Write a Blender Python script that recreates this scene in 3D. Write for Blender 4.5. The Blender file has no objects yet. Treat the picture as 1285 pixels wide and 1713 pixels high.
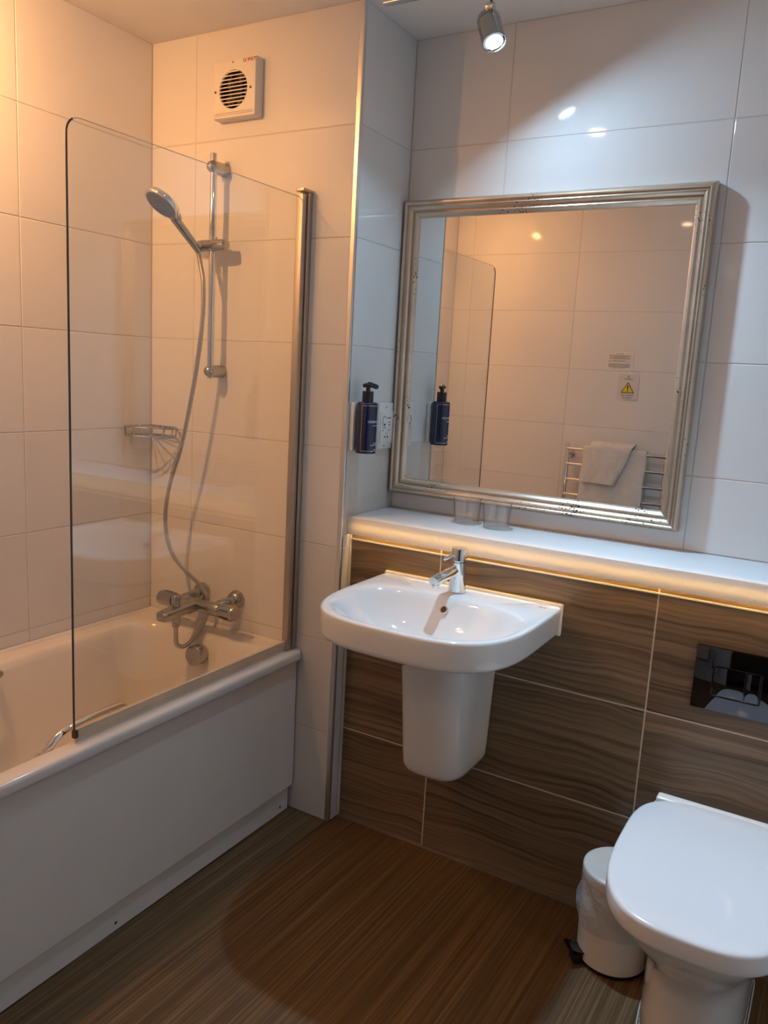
import bpy, bmesh, math, random
from mathutils import Vector, Matrix
random.seed(4)
sc = bpy.context.scene
C = sc.collection
pi = math.pi
V = Vector

# ---------------------------------------------------------------- camera, world, exposure, lights
CAM = V((1.287056, -1.979984, 1.429714))
YAW, PITCH, ROLL, FPX = -0.523857, -0.173622, 0.055111, 1341.692
def make_camera():
    cy, sy, cp, sp = math.cos(YAW), math.sin(YAW), math.cos(PITCH), math.sin(PITCH)
    f = V((sy * cp, cy * cp, sp)); r = V((cy, -sy, 0)); u = r.cross(f)
    c, s = math.cos(ROLL), math.sin(ROLL)
    r, u = c * r + s * u, -s * r + c * u
    d = bpy.data.cameras.new('camera'); o = bpy.data.objects.new('camera', d); C.objects.link(o)
    o.matrix_world = Matrix(((r.x, u.x, -f.x, CAM.x), (r.y, u.y, -f.y, CAM.y), (r.z, u.z, -f.z, CAM.z), (0, 0, 0, 1)))
    d.sensor_fit = 'VERTICAL'; d.sensor_height = 24; d.lens = FPX / 1713 * 24
    d.clip_start = .02
    sc.camera = o
make_camera()
w = bpy.data.worlds.new('world'); sc.world = w; w.use_nodes = True
w.node_tree.nodes['Background'].inputs[0].default_value = (.5, .45, .4, 1)
w.node_tree.nodes['Background'].inputs[1].default_value = .03
sc.view_settings.view_transform = 'Standard'; sc.view_settings.look = 'None'
sc.view_settings.exposure = 0.0; sc.view_settings.gamma = 1; sc.view_settings.use_curve_mapping = False
sc.cycles.sample_clamp_indirect = 6

SPOT_SPILL, SPOT_BEAM, BATH_POWER, REAR_POWER, MID_POWER, HALL_FILL_POWER = 4.5, 7.6, 11.6, 2.4, .6, 3.6
SPOT_COL, BATH_COL, MID_COL, HALL_FILL_COL = (.46, .74, 1.0), (1.0, .46, .16), (1.0, .68, .40), (1.0, .62, .34)
LED_STRENGTH, LED_COL = 52.0, (1.0, .57, .15)
def area(name, loc, dirv, size, power, col, shape='DISK', sy=None, spread=pi):
    d = bpy.data.lights.new(name, 'AREA'); d.shape = shape; d.size = size
    if sy: d.size_y = sy
    d.energy = power; d.color = col; d.spread = spread
    o = bpy.data.objects.new(name, d); C.objects.link(o); o.location = loc
    o.rotation_euler = V(dirv).to_track_quat('-Z', 'Y').to_euler()
    return o
SPOT_FACE = V((.383, .003, 2.25)); SPOT_AX = V((.50, -.22, -.84)).normalized()
area('spot_spill_light', SPOT_FACE + SPOT_AX * .002, SPOT_AX, .046, SPOT_SPILL, SPOT_COL)
area('spot_beam_light', SPOT_FACE + SPOT_AX * .0025, SPOT_AX, .046, SPOT_BEAM, SPOT_COL, spread=1.7)
BATH_FACE, BATH_AX = V((-.55, -1.00, 2.29)), V((-.55, .45, -.70)).normalized()
REAR_FACE, REAR_AX = V((-.55, -1.16, 2.29)), V((-.05, -.60, -.79)).normalized()
area('bath_light', BATH_FACE + BATH_AX * .002, BATH_AX, .046, BATH_POWER, BATH_COL)
area('rear_light', REAR_FACE + REAR_AX * .002, REAR_AX, .046, REAR_POWER, BATH_COL)
MID_LAMP = V((.25, -.75, 2.400))
area('mid_light', MID_LAMP, (0, 0, -1), .06, MID_POWER, MID_COL)
area('hall_fill_light', (1.15, -2.55, 2.36), (0, .3, -1), .30, HALL_FILL_POWER, HALL_FILL_COL)  # unseen warm fill added in the hallway to lift the ambient level, no fitting

# ---------------------------------------------------------------- room numbers (metres)
XL, XR, D, W, H, YR = -.798, 1.72, .2924, .0524, 2.4106, -1.735
Z0, TR = 2.0976, .3
ZL, YL = .992, .032            # ledge top, ledge front

# ---------------------------------------------------------------- materials
def new_mat(name):
    m = bpy.data.materials.new(name); m.use_nodes = True
    nt = m.node_tree; nt.nodes.clear()
    out = nt.nodes.new('ShaderNodeOutputMaterial')
    return m, nt, out
def N(nt, typ, **kw):
    n = nt.nodes.new('ShaderNode' + typ)
    for k, v in kw.items():
        if k.startswith('i_'):
            key = k[2:].replace('_', ' ')
            n.inputs[key].default_value = v
        else: setattr(n, k, v)
    return n
def L(nt, a, b): nt.links.new(a, b)
def coords(nt, scale, which='Object', rnd=0.0, rot=(0, 0, 0)):
    tc = N(nt, 'TexCoord'); mp = N(nt, 'Mapping'); mp.inputs['Scale'].default_value = scale
    mp.inputs['Rotation'].default_value = rot
    src = tc.outputs[which]
    if rnd:
        oi = N(nt, 'ObjectInfo'); m = N(nt, 'VectorMath', operation='SCALE'); cx = N(nt, 'CombineXYZ')
        L(nt, oi.outputs['Random'], cx.inputs[0]); L(nt, oi.outputs['Random'], cx.inputs[2]); L(nt, oi.outputs['Random'], cx.inputs[1])
        L(nt, cx.outputs[0], m.inputs[0]); m.inputs['Scale'].default_value = rnd
        a = N(nt, 'VectorMath', operation='ADD'); L(nt, src, a.inputs[0]); L(nt, m.outputs[0], a.inputs[1]); src = a.outputs[0]
    L(nt, src, mp.inputs['Vector'])
    return mp.outputs[0]
def noise(nt, vec, scale=5, detail=3, rough=.5, dist=0):
    n = N(nt, 'TexNoise'); n.inputs['Scale'].default_value = scale; n.inputs['Detail'].default_value = detail
    n.inputs['Roughness'].default_value = rough; n.inputs['Distortion'].default_value = dist
    L(nt, vec, n.inputs['Vector']); return n.outputs['Fac']
def ramp(nt, fac, stops):
    r = N(nt, 'ValToRGB'); e = r.color_ramp.elements
    while len(e) < len(stops): e.new(.5)
    for el, (p, c) in zip(e, stops):
        el.position = p; el.color = (*c, 1) if len(c) == 3 else c
    L(nt, fac, r.inputs['Fac']); return r.outputs['Color']
def bump(nt, height, strength, dist=.001):
    b = N(nt, 'Bump'); b.inputs['Strength'].default_value = strength; b.inputs['Distance'].default_value = dist
    L(nt, height, b.inputs['Height']); return b.outputs['Normal']
def pbsdf(nt, out, col=(.8, .8, .8), rough=.4, metal=0, coat=0, spec=.5):
    p = N(nt, 'BsdfPrincipled')
    if not hasattr(col, 'is_linked'): p.inputs['Base Color'].default_value = (*col, 1)
    else: L(nt, col, p.inputs['Base Color'])
    p.inputs['Roughness'].default_value = rough; p.inputs['Metallic'].default_value = metal
    p.inputs['Coat Weight'].default_value = coat; p.inputs['Coat Roughness'].default_value = .03
    p.inputs['Specular IOR Level'].default_value = spec
    L(nt, p.outputs[0], out.inputs['Surface']); return p
def simple(name, col, rough=.4, metal=0, coat=0, var=.04, nscale=6, bmp=0, spec=.5):
    m, nt, out = new_mat(name)
    v = coords(nt, (1, 1, 1)); n = noise(nt, v, nscale, 4)
    lo = tuple(max(0, c * (1 - var)) for c in col); hi = tuple(min(1, c * (1 + var)) for c in col)
    c = ramp(nt, n, [(.3, lo), (.7, hi)])
    p = pbsdf(nt, out, c, rough, metal, coat, spec)
    if bmp: L(nt, bump(nt, n, bmp), p.inputs['Normal'])
    return m
def tile_mat():
    m, nt, out = new_mat('white_glazed_tile')
    v = coords(nt, (1, 1, 1), rnd=13)
    c = ramp(nt, noise(nt, v, 1.4, 2), [(.3, (.76, .75, .74)), (.7, (.80, .79, .78))])
    p = pbsdf(nt, out, c, .055, 0, 0, .5)
    L(nt, bump(nt, noise(nt, v, 3.0, 1.5), .30, .004), p.inputs['Normal']); return m
def wood_mat():
    m, nt, out = new_mat('wood_grain_tile')
    v = coords(nt, (1, 1, 1), rnd=17)
    # slow waviness shared by every grain line
    mp = N(nt, 'Mapping'); mp.inputs['Scale'].default_value = (2.0, 2.0, 3.4); L(nt, v, mp.inputs['Vector'])
    wv = noise(nt, mp.outputs[0], 1.6, 2, .45)
    ml = N(nt, 'MapRange'); ml.inputs['To Min'].default_value = -.035; ml.inputs['To Max'].default_value = .035; L(nt, wv, ml.inputs['Value'])
    cx = N(nt, 'CombineXYZ'); L(nt, ml.outputs[0], cx.inputs['Z'])
    ad = N(nt, 'VectorMath', operation='ADD'); L(nt, v, ad.inputs[0]); L(nt, cx.outputs[0], ad.inputs[1])
    m2 = N(nt, 'Mapping'); m2.inputs['Scale'].default_value = (.9, .9, 62); L(nt, ad.outputs[0], m2.inputs['Vector'])
    lines = noise(nt, m2.outputs[0], 1.5, 4, .6)
    m3 = N(nt, 'Mapping'); m3.inputs['Scale'].default_value = (.5, .5, 14); L(nt, ad.outputs[0], m3.inputs['Vector'])
    band = noise(nt, m3.outputs[0], 1.3, 2)
    c1 = ramp(nt, lines, [(.30, (.085, .054, .033)), (.40, (.165, .112, .069)), (.54, (.235, .168, .108)), (.72, (.30, .222, .150))])
    c2 = ramp(nt, band, [(.32, (.70, .69, .67)), (.62, (1.10, 1.09, 1.06))])
    mx = N(nt, 'MixRGB', blend_type='MULTIPLY'); mx.inputs[0].default_value = 1; L(nt, c1, mx.inputs[1]); L(nt, c2, mx.inputs[2])
    p = pbsdf(nt, out, mx.outputs[0], .32, 0, .05, .4)
    L(nt, bump(nt, lines, .12, .0006), p.inputs['Normal']); return m
def floor_mat():
    m, nt, out = new_mat('streaked_vinyl_floor')
    v = coords(nt, (1, 1, 1), rot=(0, 0, .02))
    a = N(nt, 'Mapping'); a.inputs['Scale'].default_value = (150, 1.6, 1); L(nt, v, a.inputs['Vector'])
    n1 = noise(nt, a.outputs[0], 1, 4, .6)
    b = N(nt, 'Mapping'); b.inputs['Scale'].default_value = (34, .7, 1); L(nt, v, b.inputs['Vector'])
    n2 = noise(nt, b.outputs[0], 1, 3, .5)
    c1 = ramp(nt, n1, [(.28, (.075, .041, .016)), (.5, (.140, .083, .036)), (.75, (.245, .165, .088))])
    c2 = ramp(nt, n2, [(.3, (.72, .70, .66)), (.7, (1.1, 1.08, 1.05))])
    mx = N(nt, 'MixRGB', blend_type='MULTIPLY'); mx.inputs[0].default_value = 1; L(nt, c1, mx.inputs[1]); L(nt, c2, mx.inputs[2])
    p = pbsdf(nt, out, mx.outputs[0], .55, 0, 0, .3)
    L(nt, bump(nt, n1, .3, .0006), p.inputs['Normal']); return m
def pane_mat(name='clear_sheet_glass', edge=(.955, .975, .965, 1), base=.055, mid=(.975, .985, .98)):
    # clear sheet glass: Schlick reflection over straight transmission
    m, nt, out = new_mat(name)
    lw = N(nt, 'LayerWeight'); lw.inputs['Blend'].default_value = .5
    pw = N(nt, 'Math', operation='POWER'); L(nt, lw.outputs['Facing'], pw.inputs[0]); pw.inputs[1].default_value = 5
    ma = N(nt, 'Math', operation='MULTIPLY_ADD'); L(nt, pw.outputs[0], ma.inputs[0]); ma.inputs[1].default_value = .95; ma.inputs[2].default_value = base
    t = N(nt, 'BsdfTransparent'); L(nt, ramp(nt, lw.outputs['Facing'], [(.55, mid), (.97, edge[:3])]), t.inputs[0])
    g = N(nt, 'BsdfGlossy'); g.inputs['Roughness'].default_value = .0; g.inputs['Color'].default_value = (1, 1, 1, 1)
    mix = N(nt, 'MixShader'); L(nt, ma.outputs[0], mix.inputs[0]); L(nt, t.outputs[0], mix.inputs[1]); L(nt, g.outputs[0], mix.inputs[2])
    L(nt, mix.outputs[0], out.inputs['Surface']); return m
def clear_mat(name, col=(1, 1, 1), rough=0, ior=1.5):
    m, nt, out = new_mat(name)
    p = N(nt, 'BsdfGlass'); p.inputs['Color'].default_value = (*col, 1); p.inputs['Roughness'].default_value = rough; p.inputs['IOR'].default_value = ior
    L(nt, p.outputs[0], out.inputs['Surface']); return m
def emit_mat(name, col, s):
    m, nt, out = new_mat(name)
    e = N(nt, 'Emission'); e.inputs[0].default_value = (*col, 1); e.inputs[1].default_value = s
    L(nt, e.outputs[0], out.inputs['Surface']); return m
def ledge_mat():
    m, nt, out = new_mat('white_translucent_solid_surface')
    v = coords(nt, (1, 1, 1))
    vo = N(nt, 'TexVoronoi'); vo.inputs['Scale'].default_value = 70; L(nt, v, vo.inputs['Vector'])
    c = ramp(nt, vo.outputs['Distance'], [(.04, (.45, .38, .30)), (.10, (.82, .82, .82))])
    p = N(nt, 'BsdfPrincipled'); L(nt, c, p.inputs['Base Color']); p.inputs['Roughness'].default_value = .3
    t = N(nt, 'BsdfTranslucent'); L(nt, c, t.inputs[0])
    mix = N(nt, 'MixShader'); mix.inputs[0].default_value = .25
    L(nt, p.outputs[0], mix.inputs[1]); L(nt, t.outputs[0], mix.inputs[2]); L(nt, mix.outputs[0], out.inputs['Surface']); return m
def frame_mat():
    m, nt, out = new_mat('worn_silver_leaf')
    v = coords(nt, (1, 1, 1))
    n = noise(nt, v, 14, 3)
    c = ramp(nt, n, [(.3, (.58, .48, .37)), (.7, (.68, .58, .47))])
    sp = N(nt, 'TexVoronoi'); sp.inputs['Scale'].default_value = 110; L(nt, v, sp.inputs['Vector'])
    zone = noise(nt, v, 9, 4)
    a = N(nt, 'Math', operation='MULTIPLY_ADD'); L(nt, zone, a.inputs[0]); a.inputs[1].default_value = -1.6; L(nt, sp.outputs['Distance'], a.inputs[2])
    mask = ramp(nt, a.outputs[0], [(0, (1, 1, 1)), (.04, (0, 0, 0))]); 
    # shift so that only the most worn zones speckle
    a2 = N(nt, 'Math', operation='ADD'); a2.inputs[1].default_value = .80; L(nt, a.outputs[0], a2.inputs[0])
    mask = ramp(nt, a2.outputs[0], [(0, (1, 1, 1)), (.05, (0, 0, 0))])
    mx = N(nt, 'MixRGB'); L(nt, mask, mx.inputs[0]); L(nt, c, mx.inputs[1]); mx.inputs[2].default_value = (.05, .045, .04, 1)
    p = pbsdf(nt, out, mx.outputs[0], .30, .85)
    L(nt, bump(nt, n, .15, .001), p.inputs['Normal']); return m
def towel_mat():
    m, nt, out = new_mat('white_terry')
    v = coords(nt, (1, 1, 1)); n = noise(nt, v, 260, 3, .7); n2 = noise(nt, v, 30, 3)
    c = ramp(nt, n2, [(.3, (.74, .72, .68)), (.7, (.82, .80, .77))])
    p = pbsdf(nt, out, c, .95, 0, 0, .1); L(nt, bump(nt, n, .8, .003), p.inputs['Normal']); return m
def liner_mat():
    m, nt, out = new_mat('thin_clear_bag_film')
    p = N(nt, 'BsdfPrincipled'); p.inputs['Base Color'].default_value = (.86, .87, .9, 1); p.inputs['Roughness'].default_value = .22
    v = coords(nt, (1, 1, 1)); L(nt, bump(nt, noise(nt, v, 26, 5, .65, 2.2), .9, .010), p.inputs['Normal'])
    t = N(nt, 'BsdfTransparent'); mix = N(nt, 'MixShader'); mix.inputs[0].default_value = .36
    L(nt, t.outputs[0], mix.inputs[1]); L(nt, p.outputs[0], mix.inputs[2]); L(nt, mix.outputs[0], out.inputs['Surface']); return m

M = dict(
    tile=tile_mat(), wood=wood_mat(), floor=floor_mat(), pane=pane_mat(), ledge=ledge_mat(), frame=frame_mat(),
    towel=towel_mat(), liner=liner_mat(),
    grout=simple('off_white_grout', (.66, .62, .57), .8, bmp=.2, nscale=60),
    wgrout=simple('cream_grout', (.72, .62, .50), .8, bmp=.2, nscale=60),
    ceil=simple('painted_ceiling', (.82, .80, .76), .85, nscale=2),
    plaster=simple('hall_plaster', (.30, .27, .24), .9),
    dark=simple('dark_hall_floor', (.03, .025, .022), .8),
    ceramic=simple('white_ceramic', (.84, .84, .83), .07, coat=.4, var=.01),
    acrylic=simple('white_bath_acrylic', (.80, .77, .73), .12, coat=.3, var=.015),
    panel=simple('bath_panel_white', (.86, .82, .77), .28, coat=.1, var=.02),
    seat=simple('white_seat_plastic', (.86, .87, .89), .16, coat=.2, var=.01),
    chrome=simple('polished_chrome', (.80, .80, .80), .06, 1, var=.02),
    satin=simple('satin_chrome', (.46, .455, .44), .22, 1, var=.05),
    alu=simple('silver_profile', (.50, .45, .40), .42, 1, var=.05),
    trim=simple('bright_trim_metal', (.80, .78, .75), .34, 1, var=.03),
    hose=simple('steel_hose', (.55, .50, .44), .28, 1, var=.08),
    plate=simple('mirror_black_chrome', (.095, .095, .105), .03, 1, var=.01),
    mirror=simple('mirror_silvering', (.90, .90, .88), .0, 1, var=.0),
    nozzle=simple('grey_spray_face', (.11, .10, .095), .5),
    dkgrey=simple('dark_grey_plastic', (.05, .05, .05), .4),
    black=simple('black_plastic', (.012, .012, .014), .3),
    bottle=simple('navy_bottle', (.008, .014, .060), .16, coat=.3, var=.1),
    gold=simple('gold_print', (.75, .60, .48), .35, .6),
    white=simple('white_plastic', (.80, .80, .78), .32, var=.01),
    cream=simple('fan_white_plastic', (.80, .77, .70), .4, var=.01),
    print=simple('black_print', (.03, .03, .035), .6),
    red=simple('red_print', (.55, .05, .02), .6),
    yellow=simple('yellow_print', (.85, .62, .02), .5),
    paper=simple('white_paper', (.78, .75, .70), .8),
    card=simple('grey_white_sign', (.70, .66, .64), .4),
    duct=simple('dark_fan_duct', (.06, .04, .028), .7), blade=simple('brown_fan_blade', (.22, .16, .11), .6),
    gedge=simple('polished_glass_edge', (.075, .075, .068), .15),
    seal=simple('clear_seal', (.70, .56, .41), .35, var=.12), bead=simple('dark_bead', (.16, .12, .09), .7, var=.3),
    rust=simple('rusty_end', (.10, .045, .02), .6, var=.3),
    sealant=simple('white_sealant', (.75, .73, .70), .5),
    baseglass=pane_mat('thick_tumbler_base', (.45, .50, .52), .07, (.93, .96, .96)),
    thinglass=pane_mat('thin_tumbler_glass', (.50, .55, .57), .065, (1, 1, 1)),
    glass=clear_mat('tumbler_glass', (.98, 1, 1)),
    binbody=simple('white_bin_enamel', (.78, .75, .70), .3, coat=.1),
    lens=emit_mat('spot_lens_glow', (.88, .95, 1.0), 9.0),
    blens=emit_mat('warm_lens_glow', (1.0, .72, .40), 6.0),
    mlens=emit_mat('downlight_glow', (1.0, .80, .55), 3.0),
    led=emit_mat('led_strip_glow', LED_COL, LED_STRENGTH),
)

# ---------------------------------------------------------------- object helpers
ORG = {}
def root(name, label, cat, loc, group=None):
    o = bpy.data.objects.new(name, None); C.objects.link(o); o.location = loc; o.empty_display_size = .05
    o['label'] = label; o['category'] = cat
    if group: o['group'] = group
    ORG[o] = V(loc); return o
def tag(o, label, cat, group=None):
    o['label'] = label; o['category'] = cat
    if group: o['group'] = group
    return o
def add(name, bm, mat, parent=None, loc=None, smooth=None, label=None):
    """link a bmesh given in world coordinates as one mesh object"""
    org = ORG[parent] if parent else V(loc or (0, 0, 0))
    bmesh.ops.translate(bm, verts=bm.verts, vec=-org)
    bmesh.ops.recalc_face_normals(bm, faces=bm.faces)
    me = bpy.data.meshes.new(name); bm.to_mesh(me); bm.free()
    me.materials.append(M[mat])
    if smooth is None: smooth = 38
    if smooth:
        me.polygons.foreach_set('use_smooth', [True] * len(me.polygons))
        me.set_sharp_from_angle(angle=math.radians(smooth))
    o = bpy.data.objects.new(name, me); C.objects.link(o)
    if parent: o.parent = parent; ORG[o] = org
    else: o.location = org; ORG[o] = org
    if label: o['label'] = label
    return o
def struct(name, bm, mat, smooth=None):
    o = add(name, bm, mat, smooth=smooth); o['kind'] = 'structure'; return o
def B(): return bmesh.new()
def box(bm, a, b, bev=0, seg=2):
    a, b = V(a), V(b)
    lo = V([min(p, q) for p, q in zip(a, b)]); hi = V([max(p, q) for p, q in zip(a, b)])
    r = bmesh.ops.create_cube(bm, size=1); vs = r['verts']
    for v in vs: v.co = V([lo[i] + (v.co[i] + .5) * (hi[i] - lo[i]) for i in range(3)])
    if bev:
        es = list({e for v in vs for e in v.link_edges})
        bmesh.ops.bevel(bm, geom=es, offset=bev, segments=seg, affect='EDGES', profile=.5)
    return bm
def frame_of(d):
    d = V(d).normalized(); q = d.to_track_quat('Z', 'Y').to_matrix()
    return q.col[0], q.col[1], d
def loft(bm, rings, cap0=True, cap1=True, closed=True):
    rs = [[bm.verts.new(p) for p in r] for r in rings]
    n = len(rs[0])
    for a, b in zip(rs, rs[1:]):
        for i in range(n if closed else n - 1):
            j = (i + 1) % n
            bm.faces.new((a[i], a[j], b[j], b[i]))
    if cap0: bm.faces.new(rs[0][::-1])
    if cap1: bm.faces.new(rs[-1])
    return bm
def lathe(bm, p0, axis, prof, n=40, cap=True):
    """prof: (distance along axis, radius)"""
    x, y, d = frame_of(axis); p0 = V(p0)
    return loft(bm, [[p0 + d * h + (x * math.cos(2 * pi * i / n) + y * math.sin(2 * pi * i / n)) * max(r, 1e-5) for i in range(n)] for h, r in prof], cap, cap)
def cyl(bm, p0, p1, r, n=32, bev=.0015):
    p0, p1 = V(p0), V(p1); h = (p1 - p0).length; b = min(bev, r * .5, h * .4)
    return lathe(bm, p0, p1 - p0, [(0, r - b), (b * .3, r - b * .3), (b, r), (h - b, r), (h - b * .3, r - b * .3), (h, r - b)], n)
def spline(pts, n=12):
    pts = [V(p) for p in pts]; P = [pts[0] * 2 - pts[1]] + pts + [pts[-1] * 2 - pts[-2]]; out = []
    for i in range(1, len(P) - 2):
        a, b, c, d = P[i - 1:i + 3]
        for k in range(n):
            t = k / n
            out.append(.5 * ((2 * b) + (c - a) * t + (2 * a - 5 * b + 4 * c - d) * t * t + (3 * b - 3 * c + d - a) * t ** 3))
    out.append(pts[-1]); return out
def tube(bm, pts, r, n=12, closed=False, cap=True):
    pts = [V(p) for p in pts]; m = len(pts)
    rad = r if callable(r) else (lambda i: r)
    def tan(i):
        if closed: return (pts[(i + 1) % m] - pts[i - 1]).normalized()
        return (pts[min(i + 1, m - 1)] - pts[max(i - 1, 0)]).normalized()
    t = tan(0); x = t.orthogonal().normalized(); rings = []
    for i in range(m):
        t2 = tan(i); x = (t.rotation_difference(t2) @ x); x = (x - t2 * x.dot(t2)).normalized(); t = t2; y = t.cross(x)
        rings.append([pts[i] + (x * math.cos(2 * pi * k / n) + y * math.sin(2 * pi * k / n)) * rad(i) for k in range(n)])
    if closed: rings.append(rings[0]); return loft_dup(bm, rings)
    return loft(bm, rings, cap, cap)
def loft_dup(bm, rings):
    loft(bm, rings, False, False); bmesh.ops.remove_doubles(bm, verts=bm.verts, dist=1e-6); return bm
def sg(a, p): return math.copysign(abs(a) ** p, a)
def sup(cx, yc, hw, yb, yf, nb, nf, z, n=96, nx=None):
    """closed outline, squarish (exponent nb) towards +y and rounder (nf) towards -y"""
    out = []
    for i in range(n):
        th = 2 * pi * (i + .5) / n; c, s = math.cos(th), math.sin(th)
        e = nb if s > 0 else nf
        x = cx + hw * sg(c, 2 / e)
        y = yc + ((yb - yc) * abs(s) ** (2 / e) if s > 0 else -(yc - yf) * abs(s) ** (2 / e))
        out.append(V((x, y, z)))
    return out
def rrect(x0, x1, y0, y1, r, z, k=10):
    out = []
    for cx, cy, a0 in ((x1 - r, y1 - r, 0), (x0 + r, y1 - r, pi / 2), (x0 + r, y0 + r, pi), (x1 - r, y0 + r, 1.5 * pi)):
        for i in range(k + 1):
            a = a0 + pi / 2 * i / k; out.append(V((cx + r * math.cos(a), cy + r * math.sin(a), z)))
    return out
def text(name, s, size, mat, parent, mw, depth=.0004, bend=None, align='CENTER'):
    cu = bpy.data.curves.new(name, 'FONT'); cu.body = s; cu.size = size; cu.extrude = depth; cu.align_x = align; cu.align_y = 'CENTER'
    cu.resolution_u = 2
    o = bpy.data.objects.new(name + '_tmp', cu); C.objects.link(o)
    dg = bpy.context.evaluated_depsgraph_get(); me = bpy.data.meshes.new_from_object(o.evaluated_get(dg))
    bpy.data.objects.remove(o); bpy.data.curves.remove(cu)
    bm = B(); bm.from_mesh(me); bpy.data.meshes.remove(me)
    if bend:
        for v in bm.verts: v.co = bend(v.co)
    else: bm.transform(mw)
    return add(name, bm, mat, parent, smooth=0)

# ---------------------------------------------------------------- tiles
TM = {}
def tile_mesh(wd, ht, th, mat, bv=.0012):
    key = (round(wd, 4), round(ht, 4), th, mat)
    if key in TM: return TM[key]
    a, c = wd / 2, ht / 2
    def q(dx, y): return [(-a + dx, y, -c + dx), (a - dx, y, -c + dx), (a - dx, y, c - dx), (-a + dx, y, c - dx)]
    vs = q(0, th) + q(0, bv) + q(bv * .4, bv * .3) + q(bv, 0)
    fs = [(12, 13, 14, 15)]
    for k in (0, 4, 8):
        for i in range(4):
            j = (i + 1) % 4; fs.append((k + i, k + j, k + 4 + j, k + 4 + i))
    me = bpy.data.meshes.new('tile'); me.from_pydata(vs, [], fs); me.materials.append(M[mat]); me.update()
    TM[key] = me; return me
def tiles(wall, pos, rot, us, zs, mat='tile', gap=.0026, th=.004):
    """pos(u,z) gives the point on the tiled face; rot turns the local -y face outwards"""
    for u0, u1 in zip(us, us[1:]):
        for z0, z1 in zip(zs, zs[1:]):
            me = tile_mesh(u1 - u0 - gap, z1 - z0 - gap, th, mat)
            o = bpy.data.objects.new('tile', me); C.objects.link(o); o.parent = wall
            o.location = pos((u0 + u1) / 2, (z0 + z1) / 2); o.rotation_euler = (0, 0, rot)
ROWS = [Z0 - TR * k for k in range(6, -1, -1)]                       # .2976 ... 2.0976
G = .0012                                                            # grout sits this far behind the tile face

wl = struct('wall_left', box(B(), (XL - .08, YR, 0), (XL - G, 0.08, H)), 'grout', 0)
tiles(wl, lambda u, z: (XL, u, z), pi / 2, [YR, -1.705, -1.097, -.489, -.001], [.0, *ROWS, H])
wf = struct('wall_far', box(B(), (XL - G, G, 0), (-.001, .08, H)), 'grout', 0)
tiles(wf, lambda u, z: (u, 0, z), 0, [XL + .001, -.608, -.0140], [.0, *ROWS, H])
wn = struct('wall_return', box(B(), (-.08, .08, 0), (-G, D + .08, H)), 'grout', 0)
tiles(wn, lambda u, z: (0, u, z), pi / 2, [.0, D - .001], [*ROWS[3:], H])
tiles(wn, lambda u, z: (0, u, z), pi / 2, [.0, W - .004], [.0, *ROWS[:2], .8976, .936])
wm = struct('wall_mirror', box(B(), (-.001, D + G, ZL - .06), (XR + .08, D + .08, H)), 'grout', 0)
XM = [.001, .3152, .923, 1.531, XR]
tiles(wm, lambda u, z: (u, D, z), 0, XM, [ZL + .001, *ROWS[3:], H])
wp = struct('wall_panelled', box(B(), (-.001, W + G, 0), (XR + .08, D + .08, .975)), 'wgrout', 0)
XW = [.0045, .310, .918, 1.526, XR]
tiles(wp, lambda u, z: (u, W, z), 0, XW, [.0, .306, .609, .921, .952], 'wood', .0038)
wr = B(); box(wr, (XL - .08, YR - .1, 0), (.80, YR - G, H)); box(wr, (1.72, YR - .1, 0), (XR + .08, YR, H)); box(wr, (.80, YR - .1, 2.08), (1.72, YR, H))
wr = struct('wall_rear', wr, 'grout', 0)
tiles(wr, lambda u, z: (u, YR, z), pi, [XL + .001, -.692, -.085, .522, .80], [.0, *ROWS, H])
wx = struct('wall_right', box(B(), (XR + G, YR, 0), (XR + .08, D + .08, H)), 'grout', 0)
tiles(wx, lambda u, z: (XR, u, z), -pi / 2, [YR, -1.15, -.54, W], [.0, *ROWS, H])
struct('ceiling', box(B(), (XL - .08, YR - .1, H), (XR + .08, D + .08, H + .06)), 'ceil', 0)
struct('floor', box(B(), (XL - .08, YR - .1, -.05), (XR + .08, D + .08, 0)), 'floor', 0)
# dim hallway behind the camera
hw = B(); box(hw, (.05, -3.6, 0), (.13, YR - .1, 2.5)); box(hw, (2.2, -3.6, 0), (2.28, YR - .1, 2.5)); box(hw, (.05, -3.68, 0), (2.28, -3.6, 2.5))
box(hw, (.05, YR - .17, 0), (.80, YR - .1, 2.5)); box(hw, (1.72, YR - .17, 0), (2.28, YR - .1, 2.5)); box(hw, (.80, YR - .17, 2.08), (1.72, YR - .1, 2.5))
struct('wall_hall', hw, 'plaster', 0)
struct('ceiling_hall', box(B(), (.05, -3.68, 2.5), (2.28, YR - .1, 2.56)), 'plaster', 0)
struct('floor_hall', box(B(), (.05, -3.68, -.05), (2.28, YR - .1, -.001)), 'dark', 0)
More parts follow.
